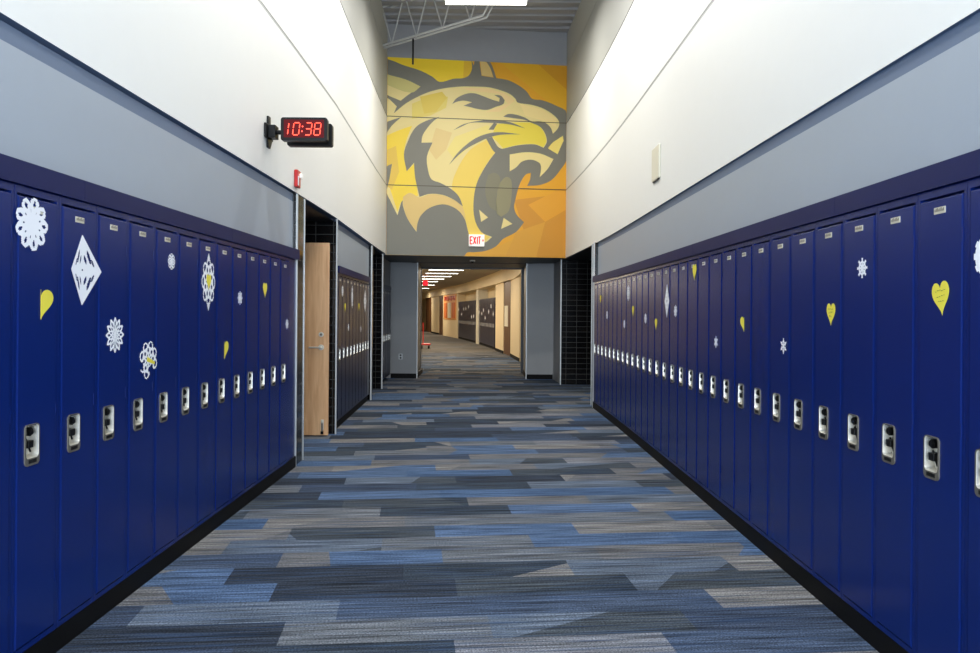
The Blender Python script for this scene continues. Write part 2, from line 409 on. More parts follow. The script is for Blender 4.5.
mshape([(386, 150), (396, 146), (399, 172), (392, 190), (386, 186)], (228, 190, 70), 6, False)
mshape([(403, 197), (410, 193), (419.5, 197.5), (429.6, 194.5), (442.5, 195.5), (453.5, 200), (462, 206), (466, 222), (468.5, 240), (466, 222.7), (461, 213.5), (453.5, 207.5), (442.5, 204.5), (429.6, 208), (421, 215.4), (417.7, 222.7), (416.4, 231), (407.6, 219), (403.3, 206)], TAN, 6)
mshape([(412, 104), (432, 96), (448, 97), (446, 108), (430, 116), (412, 119)], (226, 202, 92), 5, False)
mshape([(420, 97), (442, 92), (447, 98), (436, 112), (424, 114)], (222, 192, 66), 6, False)
mshape([(462, 210), (452, 190), (456, 172), (470, 150), (488, 139), (496, 151), (485, 166.5), (476.5, 184), (473.5, 201), (474.5, 219), (481, 232), (490, 237), (484, 241), (470, 239)], (236, 202, 84), 5)
mshape([(497.5, 124.5), (531, 123), (539.5, 127), (544.6, 134.5), (546, 142), (543, 147.4), (534.3, 144.2), (518, 145), (503, 148.6), (497, 142), (492.5, 137), (494, 130)], (232, 208, 66), 5)
mshape([(455, 137), (488, 125), (493, 136), (470, 147), (455, 160), (447, 150)], (236, 214, 120), 5, False)
mshape([(436, 128), (452, 133), (446, 150), (436, 160), (429, 150)], (226, 196, 124), 5, False)
mshape([(462, 88), (488, 88.5), (505, 94), (515, 101), (500, 112), (485, 112), (508, 104), (498, 94), (470, 91)], (238, 206, 140), 5, False)
mshape([(520, 104), (543, 110), (556, 119), (556, 127), (540, 120), (525, 116)], (240, 214, 142), 5, False)
# neck stroke
mshape([(439.7, 117), (426, 121.2), (415.2, 128), (407.6, 142), (403.9, 154.7), (406.7, 171.5), (414, 163), (415, 176.8), (417.7, 189.6), (419.5, 197), (429.6, 194), (442.5, 195), (453.5, 199.7), (462.7, 206.5), (459, 197), (451.7, 189.6),
        (440, 183), (431.5, 179.5), (427.8, 169.4), (426.9, 156.5), (432.4, 142.8), (421.4, 143), (422.5, 135.8), (427.5, 128), (433.6, 121.2)], GR, 8)
mshape([(401.4, 117.2), (387, 122), (386, 134), (392, 125.8)], GR, 8)
mshape([(392, 163.9), (386, 168), (386, 192), (388.8, 182)], GR, 8)
# eye
mshape([(452, 104.2), (456.6, 98.5), (465.8, 94.2), (474, 93.6), (483, 96.5), (492, 100), (499, 102), (499.5, 98.5), (494, 95.2), (500.6, 96), (504.5, 100.5), (503, 104.4), (496, 107), (486.8, 110.2), (476, 109), (470, 107.4), (463.5, 106), (472, 102.5), (463.5, 101), (457, 102)], GR, 8)
# nose and lip line
mshape([(503, 117), (508, 114.3), (516, 115), (525, 118), (531, 121.5), (539, 122.3), (546.6, 125), (551, 131), (552.7, 138.8), (549.6, 146.5), (545.8, 151), (543.5, 148), (546.6, 141.9), (545, 134), (539.7, 127), (531, 123), (524, 120), (514.4, 118.6)], GR, 8)
mshape([(453.5, 130.4), (462.7, 124.8), (479.5, 121), (493, 120.2), (509.8, 122.4), (525, 128.6), (508.3, 124.5), (485.3, 122.9), (470, 123.2), (462, 126.6)], GR, 8)
mshape([(449, 165), (457, 153.8), (470, 142), (482, 135.6), (497.6, 132.4), (520.5, 134.6), (500.6, 135), (488.4, 138), (479, 142.2), (468, 148), (459, 154.9)], GR, 8)
mshape([(493.7, 123), (497, 124), (493.5, 130), (488.4, 130)], GR, 8, False)
mshape([(486, 138.8), (492, 137), (494.5, 141.9), (499, 148), (507, 150), (501, 156), (494, 152), (490, 146)], GR, 8)
# teeth
mshape([(509.5, 154.7), (525, 152.5), (539.9, 153.8), (553.3, 159.3), (547.2, 169.4), (539.5, 177.3), (540.8, 167.6), (539, 163), (530.7, 159.9), (521.5, 162), (516, 167.6), (509.5, 171.6)], CRM, 8)
mshape([(562.6, 136), (552.7, 142.5), (547.2, 148.3), (557.3, 154.5), (561, 146), (563.4, 141)], (240, 214, 110), 8, False)
mshape([(479, 209.9), (488, 217.6), (481, 222)], CRM, 8, False)
mshape([(503.5, 218), (512.3, 224), (500.9, 229)], CRM, 8, False)
mshape([(488, 175), (494, 173), (499, 176), (500, 184), (496, 196), (497, 212), (489, 206), (485, 190)], (128, 122, 96), 8)
mshape([(505, 177.5), (509, 177.8), (511.4, 182), (511.4, 195), (508.6, 211), (501, 217), (496.5, 213), (496.5, 196), (499.6, 184)], (142, 134, 98), 8)
# panel joints
for zz in (Z1, Z2):
    mural.poly([mp3(0, zz-.007, .0235), mp3(Lm, zz-.007, .0235), mp3(Lm, zz+.007, .0235), mp3(0, zz+.007, .0235)], mcol((72, 64, 44)))
mo = mural.build('wall_mural')
tag(mo, 'yellow and grey wall mural of a roaring wildcat head above the doorway', 'mural')

# ------------------------------------------------------------------ text made of 7x5 bars
FONT = {'E': [(0, 0, 0, 4), (0, 0, 2, 0), (0, 2, 1.7, 2), (0, 4, 2, 4)], 'X': [(0, 0, 2, 4), (0, 4, 2, 0)], 'I': [(.6, 0, .6, 4)], 'T': [(1, 0, 1, 4), (0, 4, 2, 4)]}
def bars(m, segs, P, th, mt):
    for x0, z0, x1, z1 in segs:
        a = Vector(P(x0, z0)); b = Vector(P(x1, z1)); m.cyl(a, b, th, mt, 6)

# exit sign on the mural
t0, z0 = px_mural(468.5, 246.5); t1, z1 = px_mural(484, 235)
ex = empty('exit_sign', mp3((t0+t1)/2, z0, .02)); ex.rotation_euler.z = math.atan2(md.y, md.x)
tag(ex, 'white exit sign with red letters mounted on the mural over the doorway', 'sign')
wx = (t1-t0)/2; hz = z1-z0
MB().box(-wx, wx, -.055, 0, 0, hz, M_exitw).build('sign_housing', ex, bevel=.006)
m = MB(); sc = wx*1.25/9.2
for k, ch in enumerate('EXIT'):
    ox = -wx*.84+(0, .42, .84, 1.05)[k]*wx
    for (a, b, c, d) in FONT[ch]:
        P = lambda x, z: (ox+x*wx*.15, -.057, hz*.2+z*hz*.15)
        m.cyl(P(a, b), P(c, d), .011, M_exitr, 6)
m.build('sign_letters', ex)
MB().poly([(wx*.72, -.0565, hz*.5), (wx*.9, -.0565, hz*.4), (wx*.9, -.0565, hz*.6)][::-1], M_exitr).poly([(wx*.9, -.0565, hz*.5), (wx*.72, -.0565, hz*.38), (wx*.72, -.0565, hz*.62)], M_exitr).build('arrow', ex)

# ------------------------------------------------------------------ doorway lobby beyond the mural (Y 14.5 .. 17.8)
m = MB()
XJL, XJR = -1.445, .885; XJL2, XJR2 = -1.50, .90
m.box(-2.35, XJL, YO, YO+.12, 0, Z0, M_litgrey)
m.poly([(XJL, YO+.12, 0), (XJL2, YF, 0), (XJL2, YF, Z0), (XJL, YO+.12, Z0)], M_litgrey)
struct(m.build('wall_end_left'))
m = MB()
m.box(XJR, 1.46, YO, YO+.12, 0, Z0, M_litgrey)
m.poly([(XJR, YO+.12, 0), (XJR2, YF, 0), (XJR2, YF, Z0), (XJR, YO+.12, Z0)], M_litgrey)
m.poly([(1.46, YO, 0), (1.52, 15.05, 0), (1.52, 15.05, Z0), (1.46, YO, Z0)], M_litgrey)
struct(m.build('wall_end_right'))
m = MB(); m.box(XJL-.12, XJR+.12, YO, YF, Z0-.012, Z0+.06, M_blacksoff)
struct(m.build('ceiling_passage'))
m = MB(); m.box(XJL-.1, XJR+.1, YF-.06, YF, 2.42, Z0, M_frame); struct(m.build('trim_1'))
for k, (a, b) in enumerate([((-2.0, YO-.012), (XJL, YO)), ((XJR, YO-.012), (1.45, YO))]):
    struct(MB().box(a[0], b[0]-(.0), a[1], b[1]-.001, 0, .1, M_black).build(('baseboard_end_left', 'baseboard_end_right')[k]))
struct(MB().box(XJL-.03, XJL+.004, YO+.0, YF-.1, 0, .1, M_black).build('baseboard_passage_left'))
struct(MB().box(XJR-.004, XJR+.03, YO+.0, YF-.1, 0, .1, M_black).build('baseboard_passage_right'))
# metal door frame around the passage
fr = struct(empty('door_2', ((XJL+XJR)/2, YF, 0)), 'dark metal frame of the open double doorway')
MB().box(XJL2-.03-(XJL+XJR)/2, XJL2+.015-(XJL+XJR)/2, -.08, .06, 0, 2.43, M_frame).build('door_jamb', fr)
MB().box(XJR2-.06-(XJL+XJR)/2, XJR2+.03-(XJL+XJR)/2, -.08, .06, 0, 2.43, M_frame).build('door_jamb', fr)
for k, x in enumerate((XJL+.004, XJR-.004)):
    struct(MB().box(x-.008, x+.012, YO-.02, YO, .0, Z0, M_alu).build('trim_%d' % (2+k)))
# small sensor under the bulkhead
o = MB().cyl((0, 0, 0), (0, 0, -.03), .055, M_cream, 16).cyl((0, 0, -.03), (0, 0, -.055), .035, M_blackp, 16, .02).build('motion_sensor', None, (-.26, 15.3, Z0-.001))
tag(o, 'small round sensor under the black bulkhead above the doorway', 'sensor')
# outlet
t = empty('wall_outlet', (-1.79, YO-.001, .46))
tag(t, 'grey power outlet low on the wall left of the doorway', 'outlet')
MB().box(-.04, .04, -.008, 0, -.06, .06, M_alu).build('cover_plate', t, bevel=.003)
m = MB()
for z in (-.028, .028): m.box(-.02, .02, -.011, -.008, z-.018, z+.018, M_blackp)
m.build('socket', t)

# ------------------------------------------------------------------ tiled pilasters, alcoves, metal edge strips
trim_n = [4]
def strip(x, y, z1=Z0, wdt=.022):
    o = MB().box(-wdt/2, wdt/2, -wdt/2, wdt/2, 0, z1-.001, M_alu).build('trim_%d' % trim_n[0], None, (x, y, 0)); trim_n[0] += 1
    return struct(o)
# alcove 1 (left, Y 7.2 .. 8.85)
m = MB()
m.box(-1.95, -1.713, 6.86, 7.18, 0, Z0-.002, M_tile)
struct(m.build('wall_left_pilaster'))
strip(-1.706, 6.87, wdt=.018); strip(-1.711, 7.18, wdt=.012)
m = MB()
m.poly([(-3.3, 7.18, 0), (-1.95, 7.18, 0), (-1.95, 7.18, Z0), (-3.3, 7.18, Z0)], M_tile)
m.poly([(-3.3, 7.18, 0), (-3.3, 8.71, 0), (-3.3, 8.71, Z0), (-3.3, 7.18, Z0)], M_tile)
m.box(-3.3, -1.71, 8.71, 8.81, 0, Z0-.03, M_tile)
m.poly([(-3.3, 7.18, Z0-.03), (-1.73, 7.18, Z0-.03), (-1.73, 8.82, Z0-.03), (-3.3, 8.82, Z0-.03)], M_blacksoff)
struct(m.build('wall_alcove_left'))
strip(-1.700, 8.70, wdt=.016)
# alcove 2 (left, Y 12.25 .. 14.05)
m = MB()
m.poly([(-2.9, 12.3, 0), (-1.9, 12.3, 0), (-1.9, 12.3, Z0), (-2.9, 12.3, Z0)], M_tile)
m.poly([(-2.9, 12.3, 0), (-2.9, 14.0, 0), (-2.9, 14.0, Z0), (-2.9, 12.3, Z0)], M_tile)
m.box(-2.9, -1.89, 13.88, 13.98, 0, Z0-.01, M_tile)
m.box(-1.95, -1.815, 12.12, 12.3, 0, Z0-.01, M_tile)
m.poly([(-2.9, 12.3, Z0-.012), (-1.83, 12.3, Z0-.012), (-1.9, 14.1, Z0-.012), (-2.9, 14.1, Z0-.012)], M_blacksoff)
struct(m.build('wall_alcove_far_left'))
strip(-1.81, 12.11); strip(-1.872, 13.87)
# right alcove (Y 11.35 .. 15.0)
m = MB()
m.box(1.635, 1.95, 11.33, 11.62, 0, Z0-.002, M_tile)
struct(m.build('wall_right_pilaster'))
strip(1.622, 11.34, wdt=.018); strip(1.63, 11.62, wdt=.01)
m = MB()
m.poly([(3.4, 11.62, 0), (1.7, 11.62, 0), (1.7, 11.62, Z0), (3.4, 11.62, Z0)], M_tile)
m.poly([(3.4, 11.62, 0), (3.4, 15.0, 0), (3.4, 15.0, Z0), (3.4, 11.62, Z0)], M_tile)
m.box(1.50, 3.4, 15.0, 15.1, 0, Z0-.01, M_tile)
m.poly([(3.4, 11.62, Z0-.012), (1.66, 11.62, Z0-.012), (1.56, 15.0, Z0-.012), (3.4, 15.0, Z0-.012)], M_blacksoff)
struct(m.build('wall_alcove_right'))
strip(1.495, 14.98)
# side wall beyond the second alcove, holding the short locker bank
m = MB(); m.poly([(-2.28, 14.1, 0), (-2.32, YO, 0), (-2.32, YO, Z0), (-2.28, 14.1, Z0)], M_litgrey)
m.poly([(-1.98, 14.1, 1.94), (-2.02, YO, 1.94), (-2.02, YO, Z0), (-1.98, 14.1, Z0)], M_litgrey)
struct(m.build('wall_left_lobby'))

# wood door standing open against the alcove's tiled return
dr = struct(empty('door_1', (-2.667, 8.56, 0)), 'light maple door standing open in the left tiled alcove')
MB().box(0, .91, -.022, .022, .012, 2.175, M_wood).build('door_leaf', dr, bevel=.003)
m = MB(); m.cyl((.83, -.022, 1.0), (.83, -.032, 1.0), .032, M_steel, 20); m.cyl((.83, -.03, 1.0), (.83, -.07, 1.0), .011, M_steel, 12); m.cyl((.836, -.068, 1.0), (.70, -.068, 1.0), .010, M_steel, 12)
m.build('lever_handle', dr)
m = MB(); m.cyl((.83, -.022, 1.145), (.83, -.034, 1.145), .028, M_steel, 20); m.cyl((.83, -.034, 1.145), (.83, -.042, 1.145), .014, M_steeld, 16)
m.build('lock_cylinder', dr)
m = MB(); m.box(.835, .865, -.03, -.022, .07, .19, M_steel); m.cyl((.85, -.045, .15), (.85, -.045, .05), .009, M_steeld, 10); m.cyl((.85, -.045, .06), (.85, -.045, .03), .016, M_black, 12)
m.cyl((.85, -.022, .165), (.85, -.05, .165), .012, M_steel, 10)
m.build('door_stop', dr)

# ------------------------------------------------------------------ lockers
W = .30; ZB, ZTOP = .10, 1.865
def door_mesh(w_, z0, z1, hx, hz_, hw, hh, mt):
    """door leaf with a rectangular opening for the latch pocket and softened edges"""
    m = MB(); yf, yc, yb = -.016, -.0125, .004; c = .005
    xs = [-w_/2+c, hx-hw/2, hx+hw/2, w_/2-c]; zs = [z0+c, hz_-hh/2, hz_+hh/2, z1-c]
    for i in range(3):
        for j in range(3):
            if i == 1 and j == 1: continue
            m.poly([(xs[i], yf, zs[j]), (xs[i+1], yf, zs[j]), (xs[i+1], yf, zs[j+1]), (xs[i], yf, zs[j+1])], mt)
    X0, X1, A0, A1 = -w_/2, w_/2, xs[0], xs[3]
    ring_f = [(A0, yf, zs[0]), (A1, yf, zs[0]), (A1, yf, zs[3]), (A0, yf, zs[3])]
    ring_c = [(X0, yc, z0), (X1, yc, z0), (X1, yc, z1), (X0, yc, z1)]
    ring_b = [(X0, yb, z0), (X1, yb, z0), (X1, yb, z1), (X0, yb, z1)]
    for r0, r1 in ((ring_f, ring_c), (ring_c, ring_b)):
        for i in range(4):
            j = (i+1) % 4; m.poly([r0[i], r1[i], r1[j], r0[j]], mt)
    return m
HX = -.038     # latch sits left of centre as one faces the door
HZ = .886
def ring(m, outer, inner, y0, y1, mt):
    n = len(outer)
    for i in range(n):
        j = (i+1) % n
        o0, o1, i0, i1 = outer[i], outer[j], inner[i], inner[j]
        m.poly([(o0[0], y0, o0[1]), (i0[0], y0, i0[1]), (i1[0], y0, i1[1]), (o1[0], y0, o1[1])], mt)
        m.poly([(o0[0], y1, o0[1]), (o0[0], y0, o0[1]), (o1[0], y0, o1[1]), (o1[0], y1, o1[1])], mt)
def make_locker(mt, dark=False):
    r = empty('locker')
    m = MB()
    m.box(-W/2+.001, W/2-.001, .02, .30, ZB, ZTOP, mt)
    for s in (-1, 1): m.box(s*(W/2-.001), s*(W/2-.017), -.012, .02, ZB, ZTOP, mt)
    m.box(-W/2+.017, W/2-.017, -.012, .02, ZTOP-.028, ZTOP, mt)
    m.box(-W/2+.017, W/2-.017, -.012, .02, ZB, ZB+.022, mt)
    # hinge knuckle line
    for z in (.30, .98, 1.66): m.cyl((W/2-.019, -.014, z), (W/2-.019, -.014, z+.05), .003, mt, 6)
    m.build('locker_frame', r)
    d = door_mesh(W-.040, ZB+.026, ZTOP-.038, HX, HZ, .078, .136, mt).build('locker_door', r)
    # latch pocket
    m = MB(); out = rrect(.096, .158, .018, 5, HX, HZ-.004); inn = rrect(.082, .126, .013, 5, HX, HZ+.008)
    ring(m, out, inn, -.021, -.014, M_steeld)
    n = len(inn)
    for i in range(n):
        j = (i+1) % n; a, b = inn[i], inn[j]
        a2 = (HX+(a[0]-HX)*.86, HZ+.010+(a[1]-HZ-.01)*.9); b2 = (HX+(b[0]-HX)*.86, HZ+.010+(b[1]-HZ-.01)*.9)
        m.poly([(a[0], -.021, a[1]), (a2[0], .013, a2[1]), (b2[0], .013, b2[1]), (b[0], -.021, b[1])], M_steel)
    m.poly([(HX+(a[0]-HX)*.86, .013, HZ+.010+(a[1]-HZ-.01)*.9) for a in inn], M_steel)
    # stamped ribs on the lower lip
    for k in range(6): m.box(HX-.026+k*.009, HX-.020+k*.009, -.0222, -.021, HZ-.074, HZ-.060, M_blackp)
    m.build('latch_plate', d)
    m = MB(); m.cyl((HX-.004, .013, HZ+.046), (HX-.004, -.014, HZ+.046), .017, M_blackp, 16)
    m.cyl((HX-.004, -.014, HZ+.046), (HX-.004, -.020, HZ+.046), .012, M_blackp, 16)
    m.build('combination_dial', d)
    m = MB(); m.box(HX-.022, HX+.012, -.018, .013, HZ-.016, HZ+.012, M_blackp); m.cyl((HX-.016, -.004, HZ+.02), (HX+.014, -.004, HZ-.034), .004, M_blackp, 8)
    m.build('latch_lever', d, bevel=.004)
    m = MB(); m.box(-.034, .034, -.0185, -.016, 1.772, 1.796, M_plate)
    for k in range(8): m.box(-.029+k*.0075, -.0245+k*.0075, -.0192, -.0185, 1.780, 1.788+(k % 3)*.003, M_steeld)
    m.build('number_plate', d)
    return r
def place(r, x, y, rz): r.location = (x, y, 0); r.rotation_euler.z = rz
ORD_W = ['first', 'second', 'third', 'fourth', 'fifth', 'sixth', 'seventh', 'eighth', 'ninth', 'tenth', 'eleventh', 'twelfth', 'thirteenth', 'fourteenth', 'fifteenth',
         'sixteenth', 'seventeenth', 'eighteenth', 'nineteenth', 'twentieth']
def onr(x, y): return x
protoL = make_locker(M_blue)
# left bank: face looks to +X -> local -Y becomes +X : rotate +90 deg
protoL.scale.x = .966
LY0 = 2.955   # centre of the locker whose latch shows furthest left
left_decor = {0: 'round paper snowflake and folded yellow heart', 1: 'large white diamond snowflake', 2: 'pointed white snowflake star', 3: 'ragged lacy snowflake', 4: 'tiny white snowflake near its top',
              6: 'tall lacy snowflake around a yellow heart', 7: 'yellow heart above its latch', 8: 'small grey-white snowflake at mid height', 9: 'yellow heart near its top', 11: 'small white snowflake beside the tiled pillar'}
PL = .2903
for i in range(-2, 13):
    r = protoL if i == -2 else copy_tree(protoL)
    yy = LY0+i*PL; place(r, XL_F-bendL(yy), yy, PI/2+math.atan((bendL(yy+.2)-bendL(yy-.2))/.4))
    if i in left_decor: lab = 'navy locker in the left row with a %s' % left_decor[i]
    elif i == -2: lab = 'navy blue locker of the left row standing nearest the window wall'
    elif i == -1: lab = 'navy blue locker cut by the left edge of the photo'
    elif i == 12: lab = 'navy blue locker at the far end of the left row, next to the tiled pillar'
    elif i == 5: lab = 'undecorated navy locker left of the tall lacy snowflake in the left row'
    else: lab = 'undecorated navy locker of the left row, %s from the tiled pillar' % ORD_W[12-i]
    tag(r, lab, 'locker', 'lockers in the left row')
PR = .297
RY0 = 2.75
right_decor = {-1: 'round snowflake cut by the photo edge', 0: 'tilted yellow heart with writing', 2: 'white star snowflake near its top', 3: 'upright yellow heart with writing',
               5: 'small star snowflake halfway up', 7: 'yellow heart folded open at mid height', 9: 'white snowflake left of the folded heart'}
rl = []
for i in range(-2, 29):
    r = copy_tree(protoL); r.scale.x = .988; y = RY0+i*PR
    x = XR_F-bendR(y); sl = .0092*max(0, y-8.5)
    place(r, x, y, -PI/2+sl)
    if i in right_decor: lab = 'navy right row locker with a %s' % right_decor[i]
    elif i == -2: lab = 'navy blue locker of the right row standing nearest the window wall'
    else:
        k = 28-i
        lab = 'navy blue locker of the right row, %s from the tiled alcove' % ORD_W[k] if k < 20 else 'navy blue locker of the right row, %s from the right edge of the photo' % ORD_W[i+1]
    if i == 28: lab = 'navy blue locker at the far end of the right row, against the alcove post'
    tag(r, lab, 'locker', 'lockers in the right row')
# second left bank (10 lockers), straight and slightly turned
B2a = Vector((-1.76, 9.02)); B2b = Vector((-1.845, 12.03)); dB = (B2b-B2a).normalized(); nb = 10; wb = (B2b-B2a).length/nb
angB = math.atan2(dB.y, dB.x)
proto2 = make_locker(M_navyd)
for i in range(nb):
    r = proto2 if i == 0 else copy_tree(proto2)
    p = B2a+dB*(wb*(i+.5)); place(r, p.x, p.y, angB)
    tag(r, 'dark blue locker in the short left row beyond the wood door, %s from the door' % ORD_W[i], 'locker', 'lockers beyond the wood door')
# lobby side lockers (4)
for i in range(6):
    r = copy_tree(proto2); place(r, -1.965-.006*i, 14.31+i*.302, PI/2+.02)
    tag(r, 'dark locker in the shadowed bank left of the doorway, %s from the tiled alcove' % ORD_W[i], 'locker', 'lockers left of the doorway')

struct(MB().box(0, .2, 6.60, 6.855, ZB, ZTOP, M_blue).build('trim_%d' % trim_n[0], None, (XL_F-bendL(6.75)-.2, 0, 0))); trim_n[0] += 1
# base plinths and top fascia
def along(name, X, bend, y0, y1, s, z0, z1, dep0, dep1, mt, slant=0):
    m = MB(); ys = seg(y0, y1)
    for a, b in zip(ys, ys[1:]):
        xa, xb = X-bend(a), X-bend(b)
        q = [(dep0, z0), (dep0+slant, z1), (dep1, z1), (dep1, z0)]
        for (d0, za), (d1, zb) in zip(q, q[1:]+q[:1]):
            m.poly([(xa+s*d0, a, za), (xb+s*d0, b, za), (xb+s*d1, b, zb), (xa+s*d1, a, zb)], mt)
        if a == ys[0]: m.poly([(xa+s*d, a, z) for d, z in q], mt)
        if b == ys[-1]: m.poly([(xb+s*d, b, z) for d, z in q], mt)
    return struct(m.build(name))
along('baseboard_left', XL_F, bendL, 2.0, 6.855, -1, 0, ZB-.002, -.010, .28, M_black)
along('baseboard_right', XR_F, bendR, 2.0, 11.31, 1, 0, ZB-.002, -.010, .28, M_black)
m = MB(); m.box(0, (B2b-B2a).length, .004, .28, 0, ZB-.002, M_black); struct(m.build('baseboard_left_beyond', None, (B2a.x, B2a.y, 0), angB))
m = MB(); m.box(0, (B2b-B2a).length, -.028, .15, ZTOP, 1.95, M_bluet); struct(m.build('trim_%d' % trim_n[0], None, (B2a.x, B2a.y, 0), angB)); trim_n[0] += 1
m = MB(); m.box(-2.28, -2.0, 14.15, YO-.01, 1.87, 1.95, M_navyd); struct(m.build('trim_%d' % trim_n[0])); trim_n[0] += 1
for nm, X, bend, s, cuts in (('L', XL_F, bendL, -1, [1.9, 3.26, 5.1, 6.855]), ('R', XR_F, bendR, 1, [1.9, 3.55, 5.98, 8.4, 10.8, 11.31])):
    for a, b in zip(cuts, cuts[1:]):
        along('trim_%d' % trim_n[0], X, bend, a+.001, b-.001, s, ZTOP+.002, 1.955, -.030, .16, M_bluet, 0); trim_n[0] += 1

# ------------------------------------------------------------------ paper decorations on the lockers
def paper(name, mb, label, cat, px, py, side, group, rot=0, off=.0185):
    """side -1: left row, +1: right row, 2: short row beyond the wood door"""
    a, b = px_ray(px, py)
    if side == -1:
        d = (XL_F+off)/a
        for _ in range(6): d = (XL_F+off-bendL(d))/a
        x, y = XL_F-bendL(d), d; ang = PI/2+math.atan((bendL(d+.2)-bendL(d-.2))/.4)
    elif side == 1:
        d = (XR_F-off)/a
        for _ in range(6): d = (XR_F-off-bendR(d))/a
        x, y = XR_F-bendR(d), d; ang = -PI/2+.0092*max(0, d-8.5)
    else:
        d = (B2a.x*dB.y-B2a.y*dB.x)/(a*dB.y-dB.x); x, y = a*d, d; ang = angB
    z = CAMZ+b*d
    o = mb.build(name)
    R = Matrix.Rotation(ang, 4, 'Z')
    o.matrix_world = Matrix.Translation(Vector((x, y, z))+R @ Vector((0, -off, 0))) @ R @ Matrix.Rotation(rot, 4, 'Y')
    tag(o, label, cat, group)
    return o
TH = .0012
def slab(m, pts, mt, th=TH, y=0):
    """thin extruded outline (x,z), front towards -Y"""
    tri = tessellate_polygon([[Vector((a, b, 0)) for a, b in pts]])
    n = len(pts); b = len(m.v)
    m.v += [(p[0], y-th, p[1]) for p in pts]+[(p[0], y, p[1]) for p in pts]; mi = m.mi(mt)
    for t in tri:
        m.f.append(tuple(b+i for i in t)); m.m.append(mi); m.f.append(tuple(b+n+i for i in t[::-1])); m.m.append(mi)
    for i in range(n):
        j = (i+1) % n; m.f.append((b+i, b+j, b+n+j, b+n+i)); m.m.append(mi)
def flake(R_, fn, nr=16, nt=96, ax=1, az=1, mt=None):
    """cut paper: keep the cells of a polar grid where fn(r, theta) says paper"""
    mt = mt or M_paper; m = MB(); b = 0
    keep = [[fn((i+.5)/nr, 2*PI*(j+.5)/nt) for j in range(nt)] for i in range(nr)]
    P = lambda i, j, y: (R_*ax*i/nr*math.sin(2*PI*j/nt), y, R_*az*i/nr*math.cos(2*PI*j/nt))
    for i in range(nr):
        for j in range(nt):
            if not keep[i][j]: continue
            m.poly([P(i, j, -TH), P(i, j+1, -TH), P(i+1, j+1, -TH), P(i+1, j, -TH)][::-1], mt)
            m.poly([P(i, j, 0), P(i, j+1, 0), P(i+1, j+1, 0), P(i+1, j, 0)], mt)
            if i == nr-1 or not keep[i+1][j]: m.poly([P(i+1, j, -TH), P(i+1, j+1, -TH), P(i+1, j+1, 0), P(i+1, j, 0)], mt)
            if i == 0 or not keep[i-1][j]: m.poly([P(i, j, -TH), P(i, j+1, -TH), P(i, j+1, 0), P(i, j, 0)], mt)
    return m
def hole(r, t, n, r0, rr, wt, ph=0):
    k = ((t*n/(2*PI)+ph) % 1)-.5
    return ((r-r0)/rr)**2+(k/wt)**2 < 1
def f_round(r, t):
    R_ = .74+.26*abs(math.cos(4.5*t))**.6
    return r < R_ and not hole(r, t, 9, .74, .13, .15, .5) and not hole(r, t, 9, .50, .05, .10, 0)
def f_star(n, lo=.66):
    def f(r, t):
        k = abs(((t*n/(2*PI)) % 1)-.5)*2
        return r < lo+(1-lo)*k and not hole(r, t, n, .66, .16, .20, .5) and not hole(r, t, n, .46, .12, .2, 0) and not hole(r, t, n, .22, .07, .22, .5)
    return f
def f_lace(r, t):
    return r < .8+.2*abs(math.cos(4*t)) and not hole(r, t, 8, .8, .13, .30, .5) and not hole(r, t, 8, .52, .12, .26, 0) and not hole(r, t, 8, .27, .08, .26, .5)
def f_ragged(r, t):
    return f_lace(r, t) and not (1.95 < t < 2.7 and r > .35) and not (3.9 < t < 4.3 and r > .6)
def f_arms(n):
    def f(r, t):
        k = abs(((t*n/(2*PI)) % 1)-.5)*2*PI/n*r
        k2 = abs(((t*n/(2*PI)+.5) % 1)-.5)*2*PI/n*r
        return (k2 < .10) or r < .28 or (abs(r-.62) < .11 and k2 < .22) or (r > .86 and k2 < .12)
    return f
def heart(h, half=0, wide=.42):
    pts = []
    n = 40
    for i in range(n):
        t = 2*PI*i/n
        x = 16*math.sin(t)**3; z = 13*math.cos(t)-5*math.cos(2*t)-2*math.cos(3*t)-math.cos(4*t)
        pts.append((x/32*h*wide*2.1, (z+2)/29*h))
    pts = pts[::-1]
    if half: pts = [p if p[0]*half >= -.002 else (-.002*half, p[1]) for p in pts]
    return pts
def heart_mb(h, half=0, ink=False, wide=.42):
    m = MB(); slab(m, heart(h, half, wide), M_ypaper)
    if ink:
        rnd = random.Random(int(h*1000))
        for row in range(3):
            zz = h*(.22-.16*row); hw = h*(.24-.06*row); x = -hw
            while x < hw:
                l = rnd.uniform(.006, .012)
                m.cyl((x, -TH-.0006, zz+rnd.uniform(-.003, .003)), (x+l*.7, -TH-.0006, zz+rnd.uniform(-.005, .005)), .0009, M_ink, 4); x += l+.003
    return m
SN, HE = 'paper_snowflake', 'paper_heart'
GS, GH = 'paper snowflakes on the lockers', 'yellow paper hearts on the lockers'
paper(SN, flake(.102, f_round, 18, 100), 'large round white paper snowflake high on the nearest left locker', 'snowflake', 32, 224, -1, GS, .2)
paper(HE, heart_mb(.118, 1, False, .66), 'yellow paper heart folded in half on the nearest left locker', 'heart', 41, 304, -1, GH)
